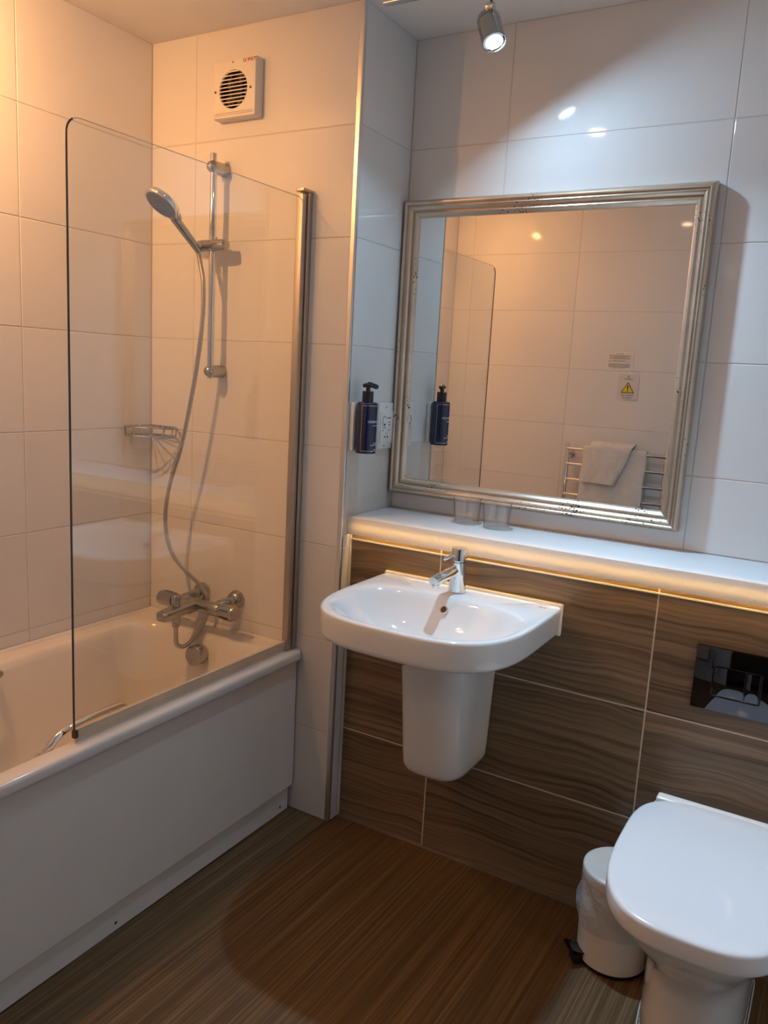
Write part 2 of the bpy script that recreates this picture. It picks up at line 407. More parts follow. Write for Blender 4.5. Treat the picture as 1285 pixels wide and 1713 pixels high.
# corner trim: quarter-round metal angle where the shower wall meets the return
t = B(); ring = []
prof = [(-.0088, .0)] + [(-.0088 + .0088 * math.sin(a) , -.0012 - 0 + .0088 * (1 - math.cos(a)) - .0002) for a in [pi / 2 * i / 6 for i in range(7)]] + [(.0006, .0105), (-.003, .0105), (-.003, .003)]
prof = [(-.0150, .003), (-.0150, -.0006), (-.0146, -.0012), (-.0030, -.0014)] + [(-.0028 + .0038 * math.sin(a), .0024 - .0038 * math.cos(a)) for a in [pi / 2 * i / 5 for i in range(1, 6)]] + [(.0010, .0090), (-.001, .0090), (-.003, .003)]
loft(t, [[V((x, y, z)) for x, y in prof] for z in (.001, H - .001)])
struct('trim_1', t, 'trim', 50)
struct('trim_2', loft(B(), [[V((x, W - .0045, .001)), V((x + .004, W - .0045, .001)), V((x + .004, W + .0008, .001)), V((x, W + .0008, .001))] for x in ()] or [[V((a, b, z)) for a, b in ((.0006, W - .005), (.0045, W - .0012), (.0045, W + .0006), (.0006, W + .0006))] for z in (0.001, .936)]), 'sealant', 0)
struct('trim_4', box(B(), (.0048, W - .0030, .9190), (XR - .001, W + .0008, .9232)), 'sealant', 0)
# thin dark brown sealant bead along the wood-effect wall
sb = B(); loft(sb, [[V((x, W + .0004, .0005)), V((x, W - .006, .0005)), V((x, W - .004, .004)), V((x, W + .0004, .007))] for x in (.005, XR)])
struct('trim_3', sb, 'bead', 0)

# ---------------------------------------------------------------- bathtub
bt = root('bathtub', 'white built-in bathtub with flat white side panel along left wall', 'bathtub', (-.46, -.86, 0))
XB, ZB, YB0, YB1 = -.1246, .549, YR + .002, -.002
xa = XL + .002
def br(i0, i1, iy, z, r): return rrect(xa + i0, XB - i1, YB0 + iy, YB1 - iy, r, z, 12)
rings = [br(0, .006, 0, .515, .012), br(0, .001, 0, .519, .012), br(0, 0, 0, .525, .012), br(0, 0, 0, .538, .012), br(0, .002, 0, .545, .012), br(0, .007, 0, ZB, .012),
         br(.045, .050, .055, ZB - .001, .12), br(.052, .057, .062, ZB - .004, .12), br(.060, .064, .070, ZB - .013, .12), br(.068, .070, .080, ZB - .035, .12),
         br(.085, .085, .10, .40, .12), br(.105, .105, .13, .28, .12), br(.13, .13, .17, .19, .12), br(.17, .17, .22, .150, .11), br(.25, .25, .32, .140, .06)]
tub = B(); loft(tub, rings, False, True)
add('tub', tub, 'acrylic', bt, smooth=50)
sp = B(); loft(sp, [[V((a, y, z)) for a, z in ((-.160, .085), (-.1445, .085), (-.1425, .088), (-.1425, .5195), (-.160, .5195))] for y in (YB0, YB1 - .004)])
add('side_panel', sp, 'panel', bt, smooth=0)
pl = add('plinth', box(B(), (-.175, YB0, .004), (-.1525, YB1 - .014, .092)), 'panel', bt, smooth=0)
for y in (-.725, -.055):
    add('screw', lathe(B(), (-.1525, y, .025), (1, 0, 0), [(-.001, .004), (.001, .004), (.0015, .003)], 12), 'dkgrey', pl)
us = B()
loft(us, [[V((xa, y, ZB - .001)), V((xa + .010, y, ZB - .001)), V((xa + .003, y, ZB + .008)), V((xa, y, ZB + .010))] for y in (YB0, YB1)])
loft(us, [[V((x, YB1, ZB - .001)), V((x, YB1 - .010, ZB - .001)), V((x, YB1 - .003, ZB + .008)), V((x, YB1, ZB + .010))] for x in (xa, -.181)])
add('sealant_bead', us, 'sealant', bt, smooth=0)
kn = V((-.47, -.094, .482))
ok = B(); lathe(ok, kn + V((0, .0, 0)), (-.02, -1, .10), [(-.02, .030), (.006, .030), (.008, .034), (.032, .034), (.034, .033), (.035, .031)], 40)
ko = add('overflow_knob', ok, 'satin', bt)
def grip(pts, r=.0095):
    b = B(); p = spline(pts, 10); tube(b, p, r, 14)
    for q, d in ((pts[0], pts[1]), (pts[-1], pts[-2])):
        ax = (V(d) - V(q)).normalized(); cyl(b, V(q) - ax * .002, V(q) + ax * .006, r * 1.7, 20)
    return b
gx = -.205
add('grip_handle', grip([(gx - .008, -.885, .515), (gx + .006, -.872, .545), (gx + .008, -.845, .565), (gx + .006, -.79, .574), (gx + .004, -.69, .574), (gx + .003, -.66, .570), (gx - .004, -.640, .548), (gx - .010, -.63, .517)]), 'chrome', bt)
gx2 = -.712
add('grip_handle', grip([(gx2 - .004, -.660, .530), (gx2 + .020, -.660, .535), (gx2 + .036, -.678, .538), (gx2 + .038, -.72, .540), (gx2 + .038, -.86, .540), (gx2 + .036, -.902, .538), (gx2 + .020, -.92, .535), (gx2 - .004, -.92, .530)]), 'satin', bt, label='satin grip handle on the wall side of the tub')

# ---------------------------------------------------------------- shower screen
ss = root('shower_screen', 'clear frameless glass bath screen with rounded top corner in a metal wall profile', 'shower screen', (-.165, -.02, ZB))
sx0, sx1, syo, syi, zb, zt = -.168, -.162, -.832, -.040, .572, 1.905
out = [(syi, zb), (syo, zb), (syo, zt - .035)] + [(syo + .035 - .035 * math.cos(a), zt - .035 + .035 * math.sin(a)) for a in [pi / 2 * i / 8 for i in range(1, 9)]] + [(syi, zt)]
gp = B(); loft(gp, [[V((x, y, z)) for y, z in out] for x in (sx0, sx1)])
add('glass_pane', gp, 'pane', ss, smooth=0)
eb = B(); tube(eb, [V((-.165, y, z)) for y, z in out[1:8]], .0024, 6)
add('pane_edge', eb, 'gedge', ss, label='dark polished edge of the glass')
eb = B(); tube(eb, [V((-.165, y, z)) for y, z in out[7:]], .0011, 6)
add('pane_top_edge', eb, 'seal', ss)
wpz = B(); box(wpz, (-.178, -.0215, ZB + .004), (-.150, -.0008, 1.920), .0012)
add('wall_profile', wpz, 'alu', ss)
hp = B(); box(hp, (-.175, -.0455, ZB + .006), (-.153, -.0265, 1.914), .0012)
add('hinge_profile', hp, 'alu', ss)
add('profile_cap', box(B(), (-.179, -.0465, 1.9205), (-.149, -.001, 1.929), .0012), 'alu', ss)
se = B(); box(se, (-.1695, syo + .004, .5645), (-.1605, -.040, .582), .001); box(se, (-.1665, syo + .004, ZB + .001), (-.1635, -.040, .566))
add('seal_strip', se, 'seal', ss, smooth=0, label='yellowed clear seal strip under the glass')
add('seal_end', box(B(), (-.171, syo - .003, .560), (-.159, syo + .008, .580), .002), 'rust', ss, label='rusty brown end of the seal strip')

# ---------------------------------------------------------------- shower set
RX, RY = -.482, -.055
sr = root('shower_rail', 'vertical chrome riser rail on tiled wall above the mixer', 'shower rail', (RX, 0, 1.38))
add('rail', cyl(B(), (RX, RY, 1.378), (RX, RY, 2.045), .0105, 24), 'chrome', sr)
for z in (2.006, 1.400):
    b = B(); lathe(b, (RX, -.0006, z), (0, -1, 0), [(0, .019), (.002, .020), (.05, .0195), (.062, .018), (.070, .0145), (.075, .008), (.0765, .001)], 28)
    add('bracket', b, 'satin', sr)
b = B(); lathe(b, (RX - .055, RY - .004, 1.777), (1, .02, .015), [(0, .012), (.003, .0165), (.012, .0185), (.052, .0185), (.053, .0175), (.055, .0185), (.100, .0185), (.110, .0175), (.114, .0125), (.115, .001)], 28)
sl = add('slider', b, 'satin', sr)
add('lock_button', cyl(B(), (RX + .018, RY - .004, 1.793), (RX + .018, RY - .004, 1.803), .006, 16), 'chrome', sl)
HB, HH = V((-.512, -.098, 1.772)), V((-.535, -.208, 1.878))
hs = root('hand_shower', 'chrome hand shower with grey spray face leaning out from riser rail', 'shower head', HB)
u = (HH - HB).normalized(); x_, y_, _ = frame_of(u)
fn = V((-.165, -.572, -.803)).normalized()
b = B(); pth = [HB - u * .022, HB, HB + u * .05, HB + u * .10, HH - u * .060 - fn * .004, HH - u * .046 - fn * .006]
rr = [.0105, .0115, .0125, .0135, .016, .018]; sp_ = spline(pth, 6)
tube(b, sp_, lambda i: rr[min(i // 6, 5)] + (rr[min(i // 6 + 1, 5)] - rr[min(i // 6, 5)]) * (i % 6) / 6, 20)
add('handle', b, 'satin', hs, smooth=60)
b = B(); lathe(b, HH - fn * .016, fn, [(0, .001), (.001, .025), (.006, .044), (.012, .0535), (.018, .0555), (.025, .0555), (.0275, .054), (.0275, .049)], 44)
hd = add('spray_head', b, 'chrome', hs)
b = B(); lathe(b, HH + fn * .0105, fn, [(0, .048), (.0015, .0485), (.0025, .047)], 44)
fa = add('spray_face', b, 'nozzle', hd, label='dark grey rubber spray face')
b = B(); fx, fy, fd = frame_of(fn)
for rad, n in ((.012, 6), (.022, 12), (.032, 18), (.042, 24)):
    for i in range(n):
        a = 2 * pi * i / n; p = HH + fn * .013 + (fx * math.cos(a) + fy * math.sin(a)) * rad
        lathe(b, p, fn, [(0, .0016), (.0015, .001)], 5)
nz = add('spray_nozzles', b, 'dkgrey', hd); nz['kind'] = 'stuff'
HP = [(-.508, -.088, 1.750), (-.498, -.087, 1.715), (-.486, -.088, 1.66), (-.486, -.09, 1.546), (-.510, -.095, 1.37), (-.555, -.10, 1.17), (-.600, -.108, 1.028), (-.616, -.11, .905),
      (-.598, -.10, .808), (-.556, -.08, .748), (-.516, -.052, .700), (-.494, -.040, .660), (-.488, -.042, .610), (-.497, -.075, .548), (-.505, -.125, .512), (-.506, -.163, .524), (-.5035, -.171, .556), (-.503, -.172, .5872)]
b = B(); hp_ = spline(HP, 30); tube(b, hp_, lambda i: .0066 + (.0009 if i % 3 == 0 else 0), 12)
sh = add('shower_hose', b, 'hose', None, loc=HP[-1], smooth=60); tag(sh, 'flexible ribbed metal shower hose hanging in a long curve down to mixer', 'shower hose')
# bath shower mixer
mx = root('shower_mixer', 'chrome thermostatic bath shower mixer on tiles above tap end of tub', 'tap', (-.475, 0, .66))
MC = V((-.49, -.088, .643))
b = B(); lathe(b, MC + V((-.10, 0, -.002)), (1, 0, .02), [(0, .0215), (.002, .0225), (.06, .0225), (.064, .0215), (.14, .0215), (.144, .0225), (.196, .0225), (.198, .0215)], 32)
add('body', b, 'satin', mx)
for nm, s, px in (('flow_knob', -1, -.10), ('temperature_knob', 1, .098)):
    b = B(); lathe(b, MC + V((px + s * .0015, 0, -.002 if s < 0 else .0015)), (s, 0, s * .02), [(0, .020), (.001, .0245), (.008, .0255), (.054, .0255), (.062, .0235), (.0645, .020)] if s < 0 else [(0, .020), (.001, .0235), (.052, .0245), (.060, .0235), (.062, .0215)], 36)
    k = add(nm, b, 'satin', mx)
    for a in range(0, 360, 60):
        b = B(); yy, zz = math.sin(math.radians(a)), math.cos(math.radians(a)); p = MC + V((px + s * .03, yy * .0245, zz * .0245))
        box(b, p - V((.018, .0013, .0013)), p + V((.018, .0013, .0013)))
        add('knob_ridge', b, 'dkgrey' if s > 0 else 'satin', k)
for x in (-.398, -.548):
    b = B(); lathe(b, (x, -.0006, .662), (0, -1, 0), [(0, .031), (.006, .031), (.02, .026), (.026, .02), (.027, .014)], 32); add('wall_flange', b, 'satin', mx)
    b = B(); tube(b, spline([(x, -.02, .662), (x - .003, -.04, .660), (MC.x + (x + .475) * .95, -.075, .652), (MC.x + (x + .475) * .92, MC.y, .645)], 6), .0155, 20); add('inlet_elbow', b, 'satin', mx)
SX = -.503
def spr(y, hw_, z0, z1): return [V((SX + hw_ * sg(math.cos(a), .5), y, (z0 + z1) / 2 + (z1 - z0) / 2 * sg(math.sin(a), .5))) for a in [2 * pi * (i + .5) / 28 for i in range(28)]]
b = B(); loft(b, [spr(-.085, .026, .625, .662), spr(-.12, .027, .624, .663), spr(-.16, .026, .624, .659), spr(-.20, .024, .622, .654), spr(-.228, .022, .619, .651), spr(-.237, .020, .620, .649), spr(-.240, .015, .624, .645)])
add('spout', b, 'satin', mx, smooth=60)
b = B(); cyl(b, (SX, -.172, .655), (SX, -.172, .668), .013, 24); lathe(b, (SX, -.172, .666), (0, 0, 1), [(0, .012), (.002, .0145), (.022, .0155), (.026, .014), (.028, .011)], 28)
add('diverter_knob', b, 'satin', mx)
b = B(); cyl(b, (SX, -.172, .604), (SX, -.172, .630), .0135, 24); cyl(b, (SX, -.172, .588), (SX, -.172, .6035), .0125, 6)
add('hose_connector', b, 'satin', mx)

# ---------------------------------------------------------------- corner soap basket
sk = root('soap_basket', 'chrome wire corner soap basket in the shower corner', 'soap basket', (XL + .04, -.04, 1.172))
def arc(z, k):
    a, bq = V((XL + .006, -.118 * k, z)), V((-.675 + (1 - k) * -.12, -.006, z)); m1 = V((XL + .03, -.135 * k, z)); m2 = V((XL + .145 * k, -.035, z)); mid = V((XL + .098 * k, -.100 * k, z))
    return spline([a, m1, mid, m2, bq], 8)
for z, k, nm in ((1.205, 1, 'rim'), (1.176, .97, 'base_hoop')):
    p = arc(z, k); b = B(); tube(b, p + [V((XL + .006, -.006, z))], .0027, 8, closed=True); add(nm, b, 'satin', sk)
top_, bot_ = arc(1.205, 1), arc(1.176, .97)
for i in range(2, len(top_) - 1, 3):
    b = B(); tube(b, [top_[i], bot_[i]], .0018, 8); add('upright', b, 'satin', sk)
for i in range(4, len(top_) - 4, 4):
    b = B(); tube(b, [bot_[i], V((XL + .008, -.008, 1.176)) + (bot_[i] - V((XL, 0, 1.176))) * .12], .0018, 6); add('floor_wire', b, 'satin', sk)
for p in ((XL + .004, -.06, 1.199), (-.735, -.004, 1.199)):
    b = B(); cyl(b, (p[0], p[1], p[2] - .006), (p[0], p[1], p[2] + .010), .006, 14); add('fixing', b, 'chrome', sk)

# ---------------------------------------------------------------- extractor fan
FX0, FX1, FZ0, FZ1, FD = -.505, -.345, 2.146, 2.306, -.036
ef = root('extractor_fan', 'square cream extractor fan high on shower wall', 'extractor fan', ((FX0 + FX1) / 2, 0, FZ0))
fc = V(((FX0 + FX1) / 2 - .004, FD, (FZ0 + FZ1) / 2 - .002)); FR = .053
b = B(); n = 56
def sqr(hx, hz, y, k=10):
    return [V((fc.x + .004 + hx * max(-1, min(1, 1.42 * sg(math.cos(a), .55))), y, fc.z + .002 + hz * max(-1, min(1, 1.42 * sg(math.sin(a), .55))))) for a in [2 * pi * i / n for i in range(n)]]
def cir(r, y): return [V((fc.x + r * math.cos(2 * pi * i / n), y, fc.z + r * math.sin(2 * pi * i / n))) for i in range(n)]
loft(b, [sqr(.080, .080, -.0006), sqr(.080, .080, FD + .004), sqr(.0785, .0785, FD + .001), sqr(.076, .076, FD), cir(FR + .001, FD), cir(FR, FD + .002), cir(FR, -.004)], True, True)
add('housing', b, 'cream', ef)
add('fan_duct', lathe(B(), (fc.x, -.0032, fc.z), (0, -1, 0), [(0, .001), (0, FR - .0012), (.028, FR - .0012), (.0281, FR - .002), (.001, FR - .002), (.001, .001)], 48, False), 'duct', ef, label='dark brown fan duct')
hm = add('motor_hub', cyl(B(), (fc.x, -.004, fc.z), (fc.x, -.018, fc.z), .024, 24), 'dkgrey', ef)
for a in range(5):
    an = 2 * pi * a / 5; p = V((math.cos(an), 0, math.sin(an))); q = V((-p.z, 0, p.x))
    b = B(); c0 = fc + p * .022; c1 = fc + p * .050
    loft(b, [[V((c.x, -.013, c.z)) + q * s_ * wv + V((0, yy, 0)) for s_, yy in ((-1, -.003), (1, .005), (1, .006), (-1, -.002))] for c, wv in ((c0, .008), (c1, .016))])
    add('fan_blade', b, 'blade', ef, smooth=0)
zz = fc.z - .045
k = 0
while zz < fc.z + .049:
    hwid = math.sqrt(max(0, FR ** 2 - (zz - fc.z) ** 2)) + .0005
    b = B(); loft(b, [[V((fc.x + sx * hwid, yy, zz + dz)) for yy, dz in ((FD - .001, -.0020), (FD - .001, .0010), (FD + .008, .0046), (FD + .008, .0026))] for sx in (-1, 1)])
    add('grille_slat', b, 'cream', ef, smooth=0); zz += .0104; k += 1
for sx in (-.020, .020):
    h2 = math.sqrt(FR ** 2 - sx ** 2); b = B(); box(b, (fc.x + sx - .0013, FD + .012, fc.z - h2), (fc.x + sx + .0013, FD + .016, fc.z + h2)); add('grille_bar', b, 'blade', ef, smooth=0)
for sx in (-.068, .066):
    add('screw', lathe(B(), (fc.x + sx, FD - .0004, fc.z - .002), (0, -1, 0), [(-.001, .0036), (.0005, .0036)], 14), 'rust', ef)
for i, dz in enumerate((-.058, -.064, -.069)):
    b = B(); box(b, (FX0 + .006, FD - .0004, fc.z + dz - .0004), (FX1 - .006, FD + .001, fc.z + dz + .0004)); add('moulded_line', b, 'rust' if i else 'cream', ef, smooth=0)
add('indicator', cyl(B(), (fc.x - .002, FD - .001, FZ1 - .008), (fc.x - .002, FD + .001, FZ1 - .008), .0022, 10), 'dkgrey', ef)
text('lettering', '12 VOLT', .0125, 'red', ef, Matrix.Translation((FX1 - .024, FD - .0008, FZ1 - .0085)) @ Matrix.Rotation(pi / 2, 4, 'X'))

# ---------------------------------------------------------------- ledge with LED strip
lg = root('ledge_shelf', 'long white ledge under the mirror with warm lit front lip', 'shelf', (.86, .16, .938))
x0, x1 = .0008, XR - .001
prof = [(D - .0006, ZL), (YL + .003, ZL), (YL + .0008, ZL - .0008), (YL, ZL - .003), (YL, .9395), (YL + .0012, .938), (YL + .0055, .938), (YL + .0065, .9395), (YL + .0065, ZL - .016), (D - .0006, ZL - .016)]
b = B(); loft(b, [[V((x, y, z)) for y, z in prof] for x in (x0, x1)])
add('slab', b, 'ledge', lg, smooth=30)
add('led_strip', box(B(), (.02, .0410, .9615), (x1 - .02, .0445, .9650)), 'led', lg, smooth=0, label='warm white LED strip hidden behind the lip')

# ---------------------------------------------------------------- wall mirror
MX0, MX1, MZ0, MZ1 = .0045, .907, 1.044, 1.946
wmir = root('wall_mirror', 'large framed wall mirror with worn silver stepped frame above ledge', 'mirror', ((MX0 + MX1) / 2, D, MZ0))
prof = [(0, .001), (0, .026), (.003, .034), (.0085, .041), (.0125, .0415), (.0155, .039), (.0165, .0345), (.0225, .036), (.0285, .0325), (.0315, .0275), (.0325, .024), (.0395, .0265), (.0455, .0225), (.0495, .016), (.0515, .012), (.0515, .001)]
prof = [(s * 1.0, h) for s, h in prof]
cx, cz = (MX0 + MX1) / 2, (MZ0 + MZ1) / 2; hx, hz = (MX1 - MX0) / 2, (MZ1 - MZ0) / 2
for side in range(4):
    r0, r1 = [], []
    for s, h in prof:
        y = D - h
        if side == 0: a, c = (cx - hx + s, cz + hz - s), (cx + hx - s, cz + hz - s)
        elif side == 1: a, c = (cx + hx - s, cz + hz - s), (cx + hx - s, cz - hz + s)
        elif side == 2: a, c = (cx + hx - s, cz - hz + s), (cx - hx + s, cz - hz + s)
        else: a, c = (cx - hx + s, cz - hz + s), (cx - hx + s, cz + hz - s)
        r0.append(V((a[0], y, a[1]))); r1.append(V((c[0], y, c[1])))
    nseg = 24
    b = B(); loft(b, [[p.lerp(q, i / nseg) for p, q in zip(r0, r1)] for i in range(nseg + 1)])
    add('frame_rail', b, 'frame', wmir, smooth=35)
add('mirror_glass', box(B(), (MX0 + .050, D - .0125, MZ0 + .050), (MX1 - .050, D - .008, MZ1 - .050)), 'mirror', wmir, smooth=0)
add('backing_board', box(B(), (MX0 + .012, D - .0075, MZ0 + .012), (MX1 - .012, D - .001, MZ1 - .012)), 'dkgrey', wmir, smooth=0)

# ---------------------------------------------------------------- soap dispenser
BC = V((.0455, .038, 1.188)); BR = .031
sd = root('soap_dispenser', 'navy blue pump bottle with gold label border in white wall holder', 'soap dispenser', BC)
b = B(); lathe(b, BC, (0, 0, 1), [(0, BR - .004), (.001, BR - .001), (.004, BR), (.143, BR), (.147, BR - .001), (.1495, BR - .004), (.151, .016)], 48); add('bottle', b, 'bottle', sd)
b = B(); lathe(b, BC + V((0, 0, .1505)), (0, 0, 1), [(0, .0155), (.001, .0165), (.030, .0165), (.0315, .015), (.0315, .0065), (.043, .0065)], 32); add('pump_collar', b, 'black', sd)
pd = V((.35, .94, 0)).normalized()
b = B(); tube(b, spline([BC + V((0, 0, .197)) - pd * .016, BC + V((0, 0, .200)), BC + V((0, 0, .199)) + pd * .014, BC + V((0, 0, .194)) + pd * .034], 5), lambda i: [.006, .0085, .0075, .0058][min(i // 5, 3)], 16)
cyl(b, BC + V((0, 0, .193)), BC + V((0, 0, .203)), .0125, 24, .004); add('pump_head', b, 'black', sd)
b = B(); box(b, (.0008, BC.y - .026, BC.z + .006), (.016, BC.y + .020, BC.z + .146), .003); add('wall_holder', b, 'white', sd)
def cylmap(off):
    def f(co):
        a = co.x / BR; r = BR + .0003 + co.z
        return V((BC.x + r * math.cos(a), BC.y + r * math.sin(a), BC.z + off + co.y))
    return f
A0, A1 = math.radians(-88), math.radians(88)
for nm, pts in (('label_border', 1),):
    b = B(); zA, zB, wd = .008, .141, .0009
    def strip(a0, a1, z0, z1, k):
        rows = [[V((BC.x + r * math.cos(a0 + (a1 - a0) * i / k), BC.y + r * math.sin(a0 + (a1 - a0) * i / k), BC.z + z)) for r, z in ((BR + .0001, z0), (BR + .0005, z0), (BR + .0005, z1), (BR + .0001, z1))] for i in range(k + 1)]
        loft(b, rows)
    strip(A0, A1, zA, zA + wd * 1.4, 30); strip(A0, A1, zB - wd * 1.4, zB, 30); strip(A0, A0 + wd / BR, zA, zB, 1); strip(A1 - wd / BR, A1, zA, zB, 1)
    add(nm, b, 'gold', sd, smooth=0)
for s, size, z in (('GREEN & CO', .0098, .094), ('BOTANICALS', .0042, .083), ('HAND &', .0042, .032), ('BODY WASH', .0058, .026), ('300 ml', .0042, .013)):
    text('lettering', s, size, 'white', sd, None, .0002, bend=cylmap(z))

# ---------------------------------------------------------------- shaver socket
sv = root('shaver_socket', 'white shaver socket plate beside navy pump bottle', 'socket', (0, .214, 1.188))
sy0, sy1, sz0, sz1 = .172, .256, 1.188, 1.332
add('back_plate', box(B(), (.0006, sy0, sz0), (.0085, sy1, sz1), .002), 'white', sv)
add('socket_cover', box(B(), (.0086, sy0 + .005, sz0 + .018), (.0125, sy1 - .005, sz1 - .026), .0012), 'white', sv)
def sv_bar(nm, y0, y1, z0, z1, mat='print', x=.0126):
    return add(nm, box(B(), (x, y0, z0), (x + .0004, y1, z1)), mat, sv, smooth=0)
for y, z in ((.205, 1.226), (.221, 1.226)): add('socket_hole', cyl(B(), (.0122, y, z), (.0130, y, z), .0035, 14), 'black', sv)
for y, z in ((.212, sz1 - .013), (.208, sz0 + .009)): add('screw_cap', cyl(B(), (.0082, y, z), (.0090, y, z), .0027, 14), 'dkgrey', sv)
pic = B(); ic = V((.0128, .198, 1.276))
tube(pic, [ic + V((0, .010 * math.cos(a) * (1 if a < 5 else .8), .016 * math.sin(a))) for a in [.5 + 5.2 * i / 20 for i in range(21)]], .0008, 6)
cyl(pic, (.0125, .200, 1.265), (.0131, .200, 1.265), .0033, 12)
tube(pic, spline([(.0128, .190, 1.258), (.0128, .196, 1.253), (.0128, .203, 1.257), (.0128, .209, 1.253)], 5), .0007, 6)
add('shaver_symbol', pic, 'print', sv)
mwx = Matrix.Rotation(pi / 2, 4, 'Z') @ Matrix.Rotation(pi / 2, 4, 'X')
for s, size, y, z in (('SHAVERS', .0058, .227, 1.285), ('ONLY', .0050, .229, 1.271), ('230V', .0050, .229, 1.263), ('115V', .0044, .191, 1.246), ('230V', .0044, .228, 1.246)):
    text('lettering', s, size, 'print', sv, Matrix.Translation((.0127, y, z)) @ mwx, .0002)
b = B(); loft(b, [[V((x, .205, 1.241)), V((x, .224, 1.241)), V((x, .218, 1.231))] for x in (.01245, .0128)]); add('slide_switch', b, 'card', sv, smooth=0)

# ---------------------------------------------------------------- tumblers
def tumbler(loc, label):
    t = root('glass_tumbler', label, 'glass', loc, 'clear tumblers on the ledge')
    b = B(); lathe(b, loc, (0, 0, 1), [(0, .030), (.0006, .0345), (.003, .0362), (.0105, .0368), (.0118, .0355), (.0118, .001)], 56)
    add('base', b, 'baseglass', t, smooth=60)
    b = B(); lathe(b, loc, (0, 0, 1), [(.0125, .0355), (.0125, .0371), (.074, .0440), (.0755, .0435), (.0755, .0425), (.074, .0418), (.018, .0352), (.0125, .0355)], 56, False); bmesh.ops.remove_doubles(b, verts=b.verts, dist=1e-5)
    add('wall', b, 'thinglass', t, smooth=60)
tumbler((.312, .206, ZL + .0006), 'clear glass tumbler on white ledge, directly behind the basin tap')
tumbler((.412, .196, ZL + .0006), 'clear glass tumbler on white ledge, farther from the pump bottle')

# ---------------------------------------------------------------- basin, half pedestal, tap
BX = .408
wb = root('wash_basin', 'white ceramic wall-hung basin with rounded front below the ledge', 'basin', (BX, W, .76))
def bo(ins, z, yb=W - .0012): return sup(BX, -.10, .275 - ins, yb, -.428 + ins, 14, 3.3, z)
def bi(hw_, yb, yf, z, nf=2.5): return sup(BX, -.205, hw_, yb, yf, nf, 2.7, z)
rings = [bo(.19, .700), bo(.14, .708), bo(.09, .728), bo(.05, .748), bo(.024, .760), bo(.012, .764), bo(.006, .767), bo(.003, .773), bo(.002, .78), bo(0, .82), bo(0, .832), bo(.0015, .837), bo(.005, .8395), bo(.009, .840),
         bi(.250, -.056, -.408, .8388), bi(.246, -.060, -.404, .8372), bi(.240, -.066, -.398, .832), bi(.232, -.073, -.391, .822), bi(.220, -.081, -.381, .806), bi(.203, -.093, -.366, .786), bi(.182, -.106, -.347, .766), bi(.156, -.121, -.325, .749), bi(.125, -.138, -.299, .735), bi(.088, -.157, -.268, .726), bi(.048, -.178, -.236, .7215), bi(.018, -.194, -.214, .7205)]
b = B(); loft(b, rings, True, True); add('bowl', b, 'ceramic', wb, smooth=60)
b = B(); box(b, (BX - .272, W - .017, .760), (BX + .274, W - .0012, .8475), .004, 3); add('upstand', b, 'ceramic', wb)
ofr = V((.396, -.0865, .806)); od = V((0, -.85, .55))
b = B(); lathe(b, ofr, od, [(-.004, .0115), (.001, .0115), (.002, .0105), (.002, .0085), (-.004, .0085)], 28); orr = add('overflow_ring', b, 'chrome', wb)
add('overflow_hole', lathe(B(), ofr, od, [(-.004, .0084), (.0008, .0084)], 24), 'black', orr)
text('lettering', 'Roca', .010, 'red', wb, Matrix.Translation((.640, .004, .8404)) , .0002)
hpz = root('half_pedestal', 'white ceramic half pedestal mounted below the basin', 'pedestal', (BX + .005, W, .345))
def pr(hw_, yf, z): return sup(BX - .002, -.06, hw_, W - .0012, yf, 16, 3.0, z, 72)
b = B(); loft(b, [pr(.070, -.135, .3475), pr(.081, -.150, .350), pr(.0885, -.160, .357), pr(.093, -.166, .370), pr(.0945, -.170, .40), pr(.101, -.190, .58), pr(.107, -.203, .6995)]); add('shroud', b, 'ceramic', hpz, smooth=60)
tp = root('basin_tap', 'chrome single lever basin tap on back edge of basin', 'tap', (.394, -.008, .84))
TB = V((.394, -.006, .8402))
b = B(); lathe(b, TB, V((0, -.02, 1)), [(0, .0245), (.002, .0252), (.004, .0250), (.03, .0228), (.085, .0215)], 40); add('body', b, 'chrome', tp)
b = B(); lathe(b, TB + V((0, -.0017, .086)), V((0, -.02, 1)), [(0, .0205), (.001, .0222), (.036, .0222), (.038, .0212), (.0385, .017), (.0385, .001)], 40); cp = add('cartridge_cap', b, 'chrome', tp)
b = B(); cyl(b, TB + V((-.004, -.018, .108)), TB + V((-.018, -.058, .098)), .0048, 18); add('lever_pin', b, 'chrome', cp)
b = B(); cyl(b, TB + V((-.002, -.004, .064)), TB + V((-.022, -.108, .044)), .0150, 32, .002); spo = add('spout', b, 'chrome', tp)
q = TB + V((-.0195, -.097, .046)); b = B(); cyl(b, q + V((0, 0, -.008)), q + V((0, 0, -.020)), .0105, 24); add('aerator', b, 'chrome', spo)

# ---------------------------------------------------------------- flush plate
fp = root('flush_plate', 'polished black chrome dual flush plate on wood-effect tiles', 'flush plate', (1.122, W, .656))
b = B(); box(b, (1.0235, W - .012, .656), (1.222, W - .0006, .816), .0022, 2); add('plate', b, 'plate', fp)
b = B(); rr_ = rrect(1.0655, 1.1775, .694, .773, .006, 0, 5); inner = rrect(1.0685, 1.1745, .697, .770, .004, 0, 5)
loft(b, [[V((p.x, W - .0121, p.y)) for p in rr_], [V((p.x, W - .0142, p.y)) for p in rr_], [V((p.x, W - .0142, p.y)) for p in inner], [V((p.x, W - .0121, p.y)) for p in inner]], False, False); add('button_surround', b, 'chrome', fp, smooth=0)
for a, c in ((1.0697, 1.1405), (1.1420, 1.1733)):
    b = B(); box(b, (a, W - .0152, .6982), (c, W - .0122, .7688), .0012, 2); add('flush_button', b, 'plate', fp)

